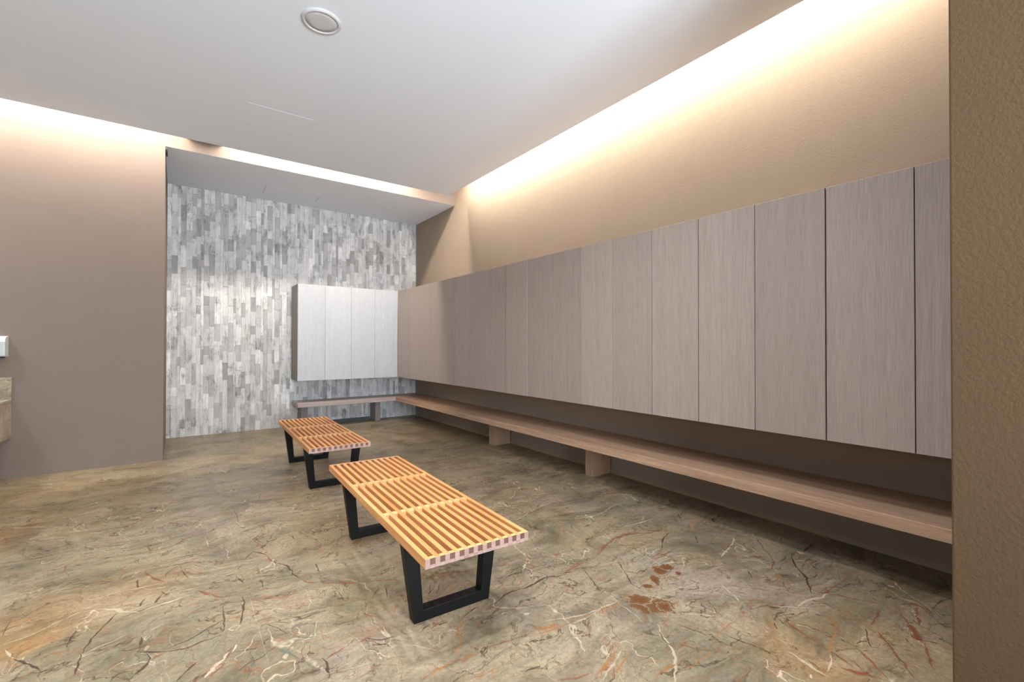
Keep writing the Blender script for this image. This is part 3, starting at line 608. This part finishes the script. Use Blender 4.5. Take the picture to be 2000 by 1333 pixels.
VC = {'k': (58, 42, 32), 'r': (122, 68, 42), 'o': (150, 102, 58), 'w': (182, 169, 142), 'g': (98, 96, 80), 'p': (206, 178, 158), 'b': (124, 74, 30), 'd': (92, 98, 84)}
BASE_T = Vector(lin((148, 136, 110)))
def soft(c):
    g = sum(c)/3; return tuple(g+(v-g)*0.80 for v in c)
TL = [(Vector((x, y)), r, Vector(lin(soft(c))), w) for x, y, r, c, w in TINTS]
def tint(x, y):
    p = Vector((x, y)); q = Vector((x*1.3, y*1.3, 0)); nv = noise.noise_vector(q); nv2 = noise.noise_vector(q*3.1)
    p += Vector((nv.x, nv.y))*0.16 + Vector((nv2.x, nv2.y))*0.07
    ws, acc = 0.32, BASE_T*0.32
    for c, r, col, w in TL:
        d = (p-c).length_squared/(r*r)
        if d < 6: k = w*math.exp(-d*1.6); ws += k; acc = acc + col*k
    return acc/ws
bm = bmesh.new(); lt = bm.loops.layers.float_color.new('tint'); lv = bm.loops.layers.float_color.new('vein')
FX0, FX1, FY0, FY1, ST = XW, XR, YF, YS, 0.045
nx = int((FX1-FX0)/ST); ny = int((FY1-FY0)/ST)
grid = [[bm.verts.new((FX0+(FX1-FX0)*i/nx, FY0+(FY1-FY0)*j/ny, 0)) for j in range(ny+1)] for i in range(nx+1)]
tg = [[tint(v.co.x, v.co.y) for v in col] for col in grid]
for i in range(nx):
    for j in range(ny):
        f = bm.faces.new((grid[i][j], grid[i+1][j], grid[i+1][j+1], grid[i][j+1]))
        for l, (a, b_) in zip(f.loops, ((i, j), (i+1, j), (i+1, j+1), (i, j+1))):
            t = tg[a][b_]; l[lt] = (t.x, t.y, t.z, 1); l[lv] = (0, 0, 0, 0)
vr = random.Random(5)
for k_, (c, wmm, s, pts) in enumerate(VEINS):
    P = [Vector(p) for p in pts]; fine = []
    for a, b_ in zip(P, P[1:]):
        n = max(1, int((b_-a).length/0.012))
        for i in range(n): fine.append(a.lerp(b_, i/n))
    fine.append(P[-1])
    # smooth then roughen
    for _ in range(3): fine = [fine[0]]+[(fine[i-1]+fine[i]*2+fine[i+1])/4 for i in range(1, len(fine)-1)]+[fine[-1]]
    jit = 0.006+wmm*0.0003; out = []
    for p in fine:
        nv = noise.noise_vector(Vector((p.x*28, p.y*28, k_))); nv2 = noise.noise_vector(Vector((p.x*80, p.y*80, k_+.5)))
        out.append(p+Vector((nv.x, nv.y))*jit*0.8+Vector((nv2.x, nv2.y))*jit*0.35)
    m = len(out); z = 0.00025+0.0000008*k_; rows = []
    col = lin(VC[c])
    for i, p in enumerate(out):
        d = (out[min(i+1, m-1)]-out[max(i-1, 0)])
        if d.length < 1e-6: d = Vector((1, 0))
        d.normalize(); nrm = Vector((-d.y, d.x)); u = i/(m-1) if m > 1 else 0
        taper = min(1, 0.2+3.2*min(u, 1-u)) if wmm < 20 else min(1, 0.45+3*min(u, 1-u))
        wv = 0.75+0.9*noise.noise(Vector((p.x*18, p.y*18, 7+k_)))
        hw = wmm*0.001*(1.25 if wmm < 9 else 0.85)*taper*max(0.35, wv)
        al = s*max(0.5, min(1, 0.9+0.45*noise.noise(Vector((p.x*11, p.y*11, 3-k_)))))
        rows.append((bm.verts.new((p.x-nrm.x*hw, p.y-nrm.y*hw, z)), bm.verts.new((p.x, p.y, z)), bm.verts.new((p.x+nrm.x*hw, p.y+nrm.y*hw, z)), al, tint(p.x, p.y)))
    for r0, r1 in zip(rows, rows[1:]):
        for q in (0, 1):
            f = bm.faces.new((r0[q], r1[q], r1[q+1], r0[q+1]))
            for l, (al, t) in zip(f.loops, (((0 if q == 0 else r0[3]), r0[4]), ((0 if q == 0 else r1[3]), r1[4]), ((r1[3] if q == 0 else 0), r1[4]), ((r0[3] if q == 0 else 0), r0[4]))):
                l[lt] = (t.x, t.y, t.z, 1); l[lv] = (*col, al)
# brown blotches: irregular patches with a soft feathered rim
for k_, (bx_, by_, ra, rb, ang) in enumerate(BLOTS):
    n = 72; z = 0.0007+0.00003*k_; ring = []
    for i in range(n):
        t_ = 2*math.pi*i/n; rr_ = 1+0.38*noise.noise(Vector((math.cos(t_)*2.2, math.sin(t_)*2.2, k_*5.3)))+0.22*noise.noise(Vector((math.cos(t_)*7, math.sin(t_)*7, k_*2.1)))
        u, w_ = ra*rr_*math.cos(t_), rb*rr_*math.sin(t_)
        ring.append((u*math.cos(ang)-w_*math.sin(ang), u*math.sin(ang)+w_*math.cos(ang)))
    lay = []
    for sc, al in ((0.0, 1.0), (0.45, 0.9), (0.85, 0.62), (1.12, 0.0)):
        lay.append(([bm.verts.new((bx_+x*sc, by_+y*sc, z)) for x, y in ring] if sc else [bm.verts.new((bx_, by_, z))], al))
    tt = tint(bx_, by_); col = lin((104, 66, 34))
    for (va_, aa), (vb_, ab) in zip(lay, lay[1:]):
        for i in range(n):
            i2 = (i+1) % n
            vs, als = ((va_[0], vb_[i], vb_[i2]), (aa, ab, ab)) if len(va_) == 1 else ((va_[i], vb_[i], vb_[i2], va_[i2]), (aa, ab, ab, aa))
            f = bm.faces.new(vs)
            for l, al in zip(f.loops, als): l[lt] = (tt.x, tt.y, tt.z, 1); l[lv] = (*col, al)
me = bpy.data.meshes.new('floor'); bmesh.ops.recalc_face_normals(bm, faces=bm.faces[:])
for f in bm.faces:
    f.normal_update()
    if f.normal.z < 0: f.normal_flip()
bm.to_mesh(me); bm.free(); me.materials.append(M_floor)
floor = bpy.data.objects.new('floor', me); C.objects.link(floor); tag(floor, kind='structure')

# ---------------------------------------------------------------- shell
bm = bmesh.new(); box(bm, XR, XR+0.15, YF, YS+0.15, -0.1, ZTOP); struct('wall_right', bm, M_wall)
bm = bmesh.new(); box(bm, XW, XE, YL, YS+0.15, -0.1, ZTOP); struct('wall_left', bm, M_wall_left)
# fascia over the niche and its lowered ceiling are one plastered box
bm = bmesh.new(); fs = box(bm, XE, XR, YL, YS+0.15, ZC, ZTOP)
for f in fs:
    if abs(f.calc_center_median().z-ZC) < 1e-4: f.material_index = 1
struct('trim_1', bm, [M_wall_left, M_ceil])
# main ceiling plate and the higher ceiling of the coves
bm = bmesh.new(); box(bm, XW, GX, YF, GY, ZC, ZC+0.05); struct('ceiling', bm, M_ceil)
bm = bmesh.new(); box(bm, XW, XR+0.15, YF, YL, ZTOP, ZTOP+0.08); struct('trim_2', bm, M_ceil)
# block that closes the left cove for a stretch
bm = bmesh.new(); box(bm, 0.065, 0.37, GY+0.002, YL-0.001, ZC+0.125, ZTOP-0.002); struct('trim_3', bm, M_ceil)
# foreground wall
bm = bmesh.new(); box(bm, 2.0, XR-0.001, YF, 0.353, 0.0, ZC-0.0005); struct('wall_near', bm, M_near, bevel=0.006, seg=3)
# wall behind the camera and end wall, both openings added to light the room
bm = bmesh.new()
box(bm, XW, 0.0, YF-0.15, YF, -0.1, ZTOP); box(bm, 1.95, XR, YF-0.15, YF, -0.1, ZTOP)
box(bm, 0.0, 1.95, YF-0.15, YF, 2.78, ZTOP); box(bm, 0.0, 1.95, YF-0.15, YF, -0.1, 0.4)
struct('wall_front', bm, M_white)
bm = bmesh.new()
box(bm, XW-0.15, XW, YF-.15, 0.1, -0.1, ZTOP); box(bm, XW-0.15, XW, 4.3, YS+.15, -0.1, ZTOP)
box(bm, XW-0.15, XW, 0.1, 4.3, 2.75, ZTOP); box(bm, XW-0.15, XW, 0.1, 4.3, -0.1, 1.65)
struct('wall_side', bm, M_white)
def window(name, axis, a0, a1, z0, z1, w):
    bm = bmesh.new(); t = 0.05
    n = 3
    def bx(u0, u1, v0, v1):
        if axis == 'x': box(bm, u0, u1, w-0.1, w-0.04, v0, v1)
        else: box(bm, w-0.1, w-0.04, u0, u1, v0, v1)
    bx(a0, a1, z0, z0+t); bx(a0, a1, z1-t, z1)
    for i in range(n+1):
        c = a0+(a1-a0)*i/n; c = min(max(c, a0+t/2), a1-t/2); bx(c-t/2, c+t/2, z0+t, z1-t)
    struct(name, bm, M_metal)
window('added_window_1', 'x', 0.0, 1.95, 0.4, 2.78, YF)  # frames of unseen windows, added so the fill lights can enter
window('added_window_2', 'y', 0.1, 4.3, 1.65, 2.75, XW)

# LED runs
def led(name, loc, size, e, target): return area(name, loc, size, e, WARM, target=target)
l = area('cove_light_right', (GX+0.035, 2.75, ZC+0.27), (4.9, 0.05), COVE_R, WARM, target=None, rot=None)
def aim(o, ydir, look):
    z = -Vector(look).normalized(); x = Vector(ydir).normalized(); y = z.cross(x)
    o.rotation_euler = Matrix((x, y, z)).transposed().to_euler()
aim(l, (0, 1, 0), (1, 0, -2.6))
for nm, x0, x1, e in (('cove_light_left', -4.0, 0.04, COVE_B*4.0), ('cove_light_niche', 0.39, 2.45, COVE_B*2.5)):
    l = area(nm, ((x0+x1)/2, GY+0.035, ZC+0.26), (x1-x0, 0.05), e, WARM); aim(l, (1, 0, 0), (0, 1, -1.8))

# stone-clad niche wall: every tile modelled, random width, height and projection
bm = bmesh.new(); tone = bm.loops.layers.float_color.new('tone'); rr = random.Random(3)
box(bm, XE, XR, YS, YS+0.12, -0.1, ZC)
for f in bm.faces:
    for l_ in f.loops: l_[tone] = (0.5, 0.5, 0.5, 1)
x = XE
while x < XR-0.002:
    w = rr.choice((0.03, 0.045, 0.056, 0.06, 0.06)); w = min(w, XR-x)
    z = -rr.random()*0.2
    while z < ZC:
        h = rr.choice((0.11, 0.15, 0.19, 0.22, 0.27)); z0, z1 = max(z, 0), min(z+h, ZC-0.0005)
        if z1-z0 > 0.004:
            pr = 0.004+rr.random()*0.010
            r = rr.random(); t = 0.84+rr.random()*0.22
            if r < 0.14: t = 0.50+rr.random()*0.18
            elif r < 0.3: t = 0.66+rr.random()*0.12
            elif r > 0.93: t = 1.18
            tc = (t*0.985, t*(1.0 if rr.random() > .02 else .97), t*(1.0 if rr.random() > .03 else .95)*1.02)
            for f in box(bm, x+0.0006, x+w-0.0006, YS-pr, YS, z0+0.0006, z1-0.0004):
                for l_ in f.loops: l_[tone] = (*tc, 1)
        z += h
    x += w
struct('wall_back', bm, M_stone)

# slate skirting under the back bench and the pale sealant bead along the right wall
bm = bmesh.new(); box(bm, 1.45, 2.37, YS-0.045, YS-0.015, 0.0, 0.045); struct('baseboard_back', bm, M_slate)
bm = bmesh.new(); prism(bm, [(XR, 0), (XR, 0.012), (XR-0.012, 0.0)], 'y', 0.358, YS-0.05); struct('baseboard_right', bm, M_sealant)

# ---------------------------------------------------------------- lockers
FX, FYB, Z0, Z1 = 2.653, 6.511, 0.66, 1.94
DT = 0.019
ys = [0.358, 0.583, 0.930, 1.282, 1.632, 1.983, 2.336, 2.676, 3.025, 3.374, 3.721, 4.07, 4.42, 4.768, 5.117, 5.462, 5.792, 6.511]
words = ['first', 'second', 'third', 'fourth', 'fifth', 'sixth', 'seventh', 'eighth', 'ninth', 'tenth', 'eleventh', 'twelfth', 'thirteenth', 'fourteenth', 'fifteenth', 'sixteenth', 'seventeenth']
gaps = {1: .004, 2: .005, 3: .0035, 4: .0045, 5: .0035, 6: .002, 7: .002, 8: .0025, 9: .003, 10: .002, 11: .0006, 12: .0006, 13: .0015, 14: .002, 15: .002, 16: .001}
proud = {2: .003, 3: .002, 9: .007, 4: .002, 5: .002}
grp = 'taupe wood lockers along the right wall'
for i in range(len(ys)-1):
    a, b_ = ys[i], ys[i+1]; ga, gb = gaps.get(i, .001), gaps.get(i+1, .001)
    if i == 0: lab = 'taupe wood wall locker partly hidden by the foreground wall edge'
    elif i == len(ys)-2: lab = 'widest taupe wood locker panel, in the corner next to the silver grey lockers'
    else: lab = 'taupe wood wall locker, %s one counted from the foreground wall' % words[i]
    root = empty('wall_locker', (FX, (a+b_)/2, Z0), lab, 'locker', grp)
    hw = (b_-a)/2
    bm = bmesh.new()
    box(bm, DT+0.002, XR-FX-0.0005, -hw+0.0005, hw-0.0005, 0, Z1-Z0)
    obj('locker_body', bm, M_body, root)
    p = proud.get(i, 0)
    bm = bmesh.new(); box(bm, -p, DT, -hw+ga/2, hw-gb/2, -0.002, Z1-Z0+0.001); obj('door', bm, M_door, root, bevel=0.001, seg=1)
xs = [1.275, 1.619, 1.968, 2.304, 2.6515]
labs = ['silver grey wall locker at the free left end, with a visible side panel', 'silver grey wall locker second from the free left end',
        'silver grey wall locker third from the free left end', 'silver grey wall locker in the corner touching the taupe locker run']
for i in range(4):
    a, b_ = xs[i], xs[i+1]; hw = (b_-a)/2
    root = empty('wall_locker', ((a+b_)/2, FYB, Z0), labs[i], 'locker', 'silver grey lockers on the stone wall')
    bm = bmesh.new(); box(bm, -hw+0.0005, hw-0.0005, DT+0.002, YS-FYB-0.0145, 0, Z1-Z0); obj('locker_body', bm, M_silver_side, root)
    bm = bmesh.new(); box(bm, -hw+0.0012, hw-0.0012, 0, DT, -0.002, Z1-Z0+0.001); obj('door', bm, M_silver, root, bevel=0.001, seg=1)

# ---------------------------------------------------------------- L-shaped bench along the walls
BZ1, BZ0, BX, BYB, BXL = 0.358, 0.299, 2.645, 6.56, 1.29
root = empty('wall_bench', (BX, BYB, 0), 'long L-shaped wooden bench running beneath the wall lockers', 'bench')
def lb(bm, x0, x1, y0, y1, z0, z1): box(bm, x0-BX, x1-BX, y0-BYB, y1-BYB, z0, z1)
bm = bmesh.new(); prism(bm, [(0, 0.358-BYB), (XR-BX-.001, 0.358-BYB), (XR-BX-.001, YS-0.016-BYB), (0, 0)], 'z', BZ0, BZ1)
obj('seat', bm, M_bench_y, root, bevel=0.0015, seg=1)
bm = bmesh.new(); prism(bm, [(BXL-BX, 0), (-0.0005, 0), (XR-BX-.001, YS-0.0155-BYB), (BXL-BX, YS-0.0155-BYB)], 'z', BZ0, BZ1)
s = obj('seat', bm, M_bench_x, root, bevel=0.0015, seg=1); tag(s, 'greyer short arm of the bench on the stone wall')
for (y0, y1) in ((2.775, 2.862), (4.29, 4.40)):
    bm = bmesh.new(); lb(bm, 2.895, XR-0.013, y0, y1, 0, BZ0); obj('leg', bm, M_support, root, bevel=0.001, seg=1)
for (x0, x1) in ((2.385, 2.46), (1.36, 1.44)):
    bm = bmesh.new(); lb(bm, x0, x1, 6.70, YS-0.016, 0, BZ0); obj('leg', bm, M_support_g, root, bevel=0.001, seg=1)

# ---------------------------------------------------------------- slatted benches
BL, BW, BH = 1.553, 0.456, 0.366
def slat_bench():
    root = empty('slatted_bench', (0, 0, 0), 'x', 'bench', 'slatted benches on the marble floor')
    n = 12; sw = 0.0195; pitch = (BW-sw)/(n-1); th = 0.036
    first = None
    for i in range(n):
        c = -BW/2+sw/2+pitch*i
        if first is None:
            bm = bmesh.new(); fs = box(bm, -sw/2, sw/2, -BL/2, BL/2, -th, 0)
            for f in fs:
                if abs(f.normal.y) > .9 or abs(abs(f.calc_center_median().y)-BL/2) < 1e-4: f.material_index = 1
            first = obj('slat', bm, [M_slat, M_end], root, bevel=0.0012, seg=2, loc=(c, 0, BH))
        else:
            o = first.copy(); C.objects.link(o); o.parent = root; o.location = (c, 0, BH)
    # two cross bars flush with the slats, and the spacer blocks with a strip at each end
    for y in (-BL/6, BL/6):
        bm = bmesh.new()
        for i in range(n-1):
            c0 = -BW/2+sw+pitch*i+0.0003; c1 = c0+pitch-sw-0.0006
            box(bm, c0, c1, y-0.015, y+0.015, BH-0.030, BH-0.0008)
        obj('cross_bar', bm, M_cross, root)
    for sgn in (-1, 1):
        y0, y1 = sorted((sgn*(BL/2-0.001), sgn*(BL/2-0.019)))
        bm = bmesh.new(); bs = bmesh.new()
        for i in range(n-1):
            c0 = -BW/2+sw+pitch*i+0.0003; c1 = c0+pitch-sw-0.0006
            for f in box(bm, c0, c1, y0, y1, BH-0.023, BH-0.0006):
                if abs(f.calc_center_median().z-(BH-0.0006)) < 1e-4: f.material_index = 1
            box(bs, c0, c1, y0, y1, BH-th, BH-0.0235)
        obj('end_spacers', bm, [M_spacer, M_cross], root)
        obj('end_rail', bs, M_end, root)
    # trapezoid black frames: slanting uprights on a bottom bar
    T, B0, ZT = 0.222, 0.176, BH-0.0365
    for y in (-0.52, 0.445):
        ti, bi, zb = 0.160, 0.136, 0.046
        out = [(-B0, 0), (B0, 0), (T, ZT), (ti, ZT), (bi, zb), (-bi, zb), (-ti, ZT), (-T, ZT)]
        bm = bmesh.new(); prism(bm, [(u, v) for u, v in out], 'y', y-0.025, y+0.025)
        box(bm, -ti+0.001, ti-0.001, y-0.02, y+0.02, ZT-0.03, ZT-0.0005) if False else None
        obj('leg_frame', bm, M_black, root, bevel=0.002, seg=2)
    return root
def copy_tree(o):
    c = o.copy(); C.objects.link(c)
    for ch in list(o.children):
        d = ch.copy(); C.objects.link(d); d.parent = c
    return c
b1 = slat_bench(); b1.location = (0.984, 2.279, 0); b1.rotation_euler.z = -0.043
b1['label'] = 'nearer honey-coloured slatted wooden bench on black frame legs'
b2 = copy_tree(b1); b2.location = (1.04, 4.384, 0); b2.rotation_euler.z = -0.030
b2['label'] = 'farther honey-coloured slatted wooden bench, closer to the stone wall'

# ---------------------------------------------------------------- ceiling speaker and hatches
def lathe(bm, prof, seg=48):
    rings = []
    for r, z in prof:
        rings.append([bm.verts.new((r*math.cos(2*math.pi*k/seg), r*math.sin(2*math.pi*k/seg), z)) for k in range(seg)] if r > 1e-6 else [bm.verts.new((0, 0, z))])
    for a, b_ in zip(rings, rings[1:]):
        for k in range(seg):
            k2 = (k+1) % seg
            if len(b_) == 1: bm.faces.new((a[k], a[k2], b_[0]))
            elif len(a) == 1: bm.faces.new((a[0], b_[k], b_[k2]))
            else: bm.faces.new((a[k], a[k2], b_[k2], b_[k]))
root = empty('ceiling_speaker', (0.69, 2.894, ZC), 'round white speaker set in the grey ceiling', 'speaker')
bm = bmesh.new(); lathe(bm, [(0.112, 0), (0.112, -0.006), (0.104, -0.013), (0.096, -0.014), (0.092, -0.010), (0.091, -0.002)])
obj('rim', bm, M_speaker, root, smooth=True)
bm = bmesh.new(); lathe(bm, [(0.0905, -0.002), (0.0895, -0.008), (0.06, -0.0095), (0, -0.0105)])
obj('grille', bm, M_speaker, root, smooth=True)
def hatch(loc, w, d, lab, mt, t=0.006, pr=0.0025):
    root = empty('ceiling_hatch', loc, lab, 'access panel')
    bm = bmesh.new()
    for a in ((-w/2, w/2, -d/2, -d/2+t), (-w/2, w/2, d/2-t, d/2), (-w/2, -w/2+t, -d/2+t, d/2-t), (w/2-t, w/2, -d/2+t, d/2-t)): box(bm, *a, -pr, 0)
    obj('frame', bm, mt, root)
    bm = bmesh.new(); box(bm, -w/2+t+.001, w/2-t-.001, -d/2+t+.001, d/2-t-.001, -0.001, 0); obj('panel', bm, M_ceil, root)
hatch((1.19, 6.48, ZC), 0.64, 0.30, 'flush white access panel in the lowered ceiling before the stone wall', M_speaker)
hatch((0.70, 4.40, ZC), 0.50, 0.36, 'flush access panel in the main ceiling, behind the round speaker', M_ceil, 0.004, 0.0012)

# ---------------------------------------------------------------- wash counter and dispenser on the left wall
CX, CT = -1.130, 0.672
root = empty('wash_counter', (CX, YL, 0), 'marble wash counter end with upstand, fixed to the left wall', 'counter')
bm = bmesh.new(); box(bm, -1.6, 0, -0.022, -0.0005, CT+0.0005, 0.859); obj('upstand', bm, M_counter, root, bevel=0.001, seg=1)
bm = bmesh.new(); box(bm, -1.6, 0, -0.55, -0.0005, CT-0.02, CT); obj('countertop', bm, M_counter, root, bevel=0.001, seg=1)
M_apron = marble_floor('apron_marble', False)
bm = bmesh.new(); prism(bm, [(-0.53, 0.36), (-0.53, CT-0.0205), (-0.0005, CT-0.0205), (-0.0005, 0.347)], 'x', -1.6, -0.003); obj('apron', bm, M_apron, root, bevel=0.002, seg=1)
root = empty('wall_dispenser', (-1.153, YL, 1.03), 'pale grey wall dispenser above the marble counter', 'dispenser')
bm = bmesh.new(); prism(bm, [(-0.0005, 0.0), (-0.10, 0.006), (-0.105, 0.02), (-0.105, 0.13), (-0.085, 0.165), (-0.05, 0.175), (-0.0005, 0.178)], 'x', -0.28, 0)
obj('casing', bm, M_disp, root, bevel=0.006, seg=3)
bm = bmesh.new(); box(bm, -0.2, -0.06, -0.109, -0.1052, 0.05, 0.11); obj('red_mark', bm, M_red, root, bevel=0.002, seg=1)
bm = bmesh.new(); box(bm, -0.26, -0.02, -0.09, -0.004, -0.006, -0.0005); obj('outlet', bm, M_dark, root)

bm = bmesh.new(); prism(bm, [(0.004, ZC-0.0005), (0.30, ZC-0.0005), (0.02, ZC-0.05), (0.004, ZC-0.03)], 'x', 0.0005, 0.016)
o = obj('corner_plug', bm, M_dark, loc=(XE, YL, 0)); tag(o, 'tiny black piece at the top left corner of the niche opening', 'fitting')
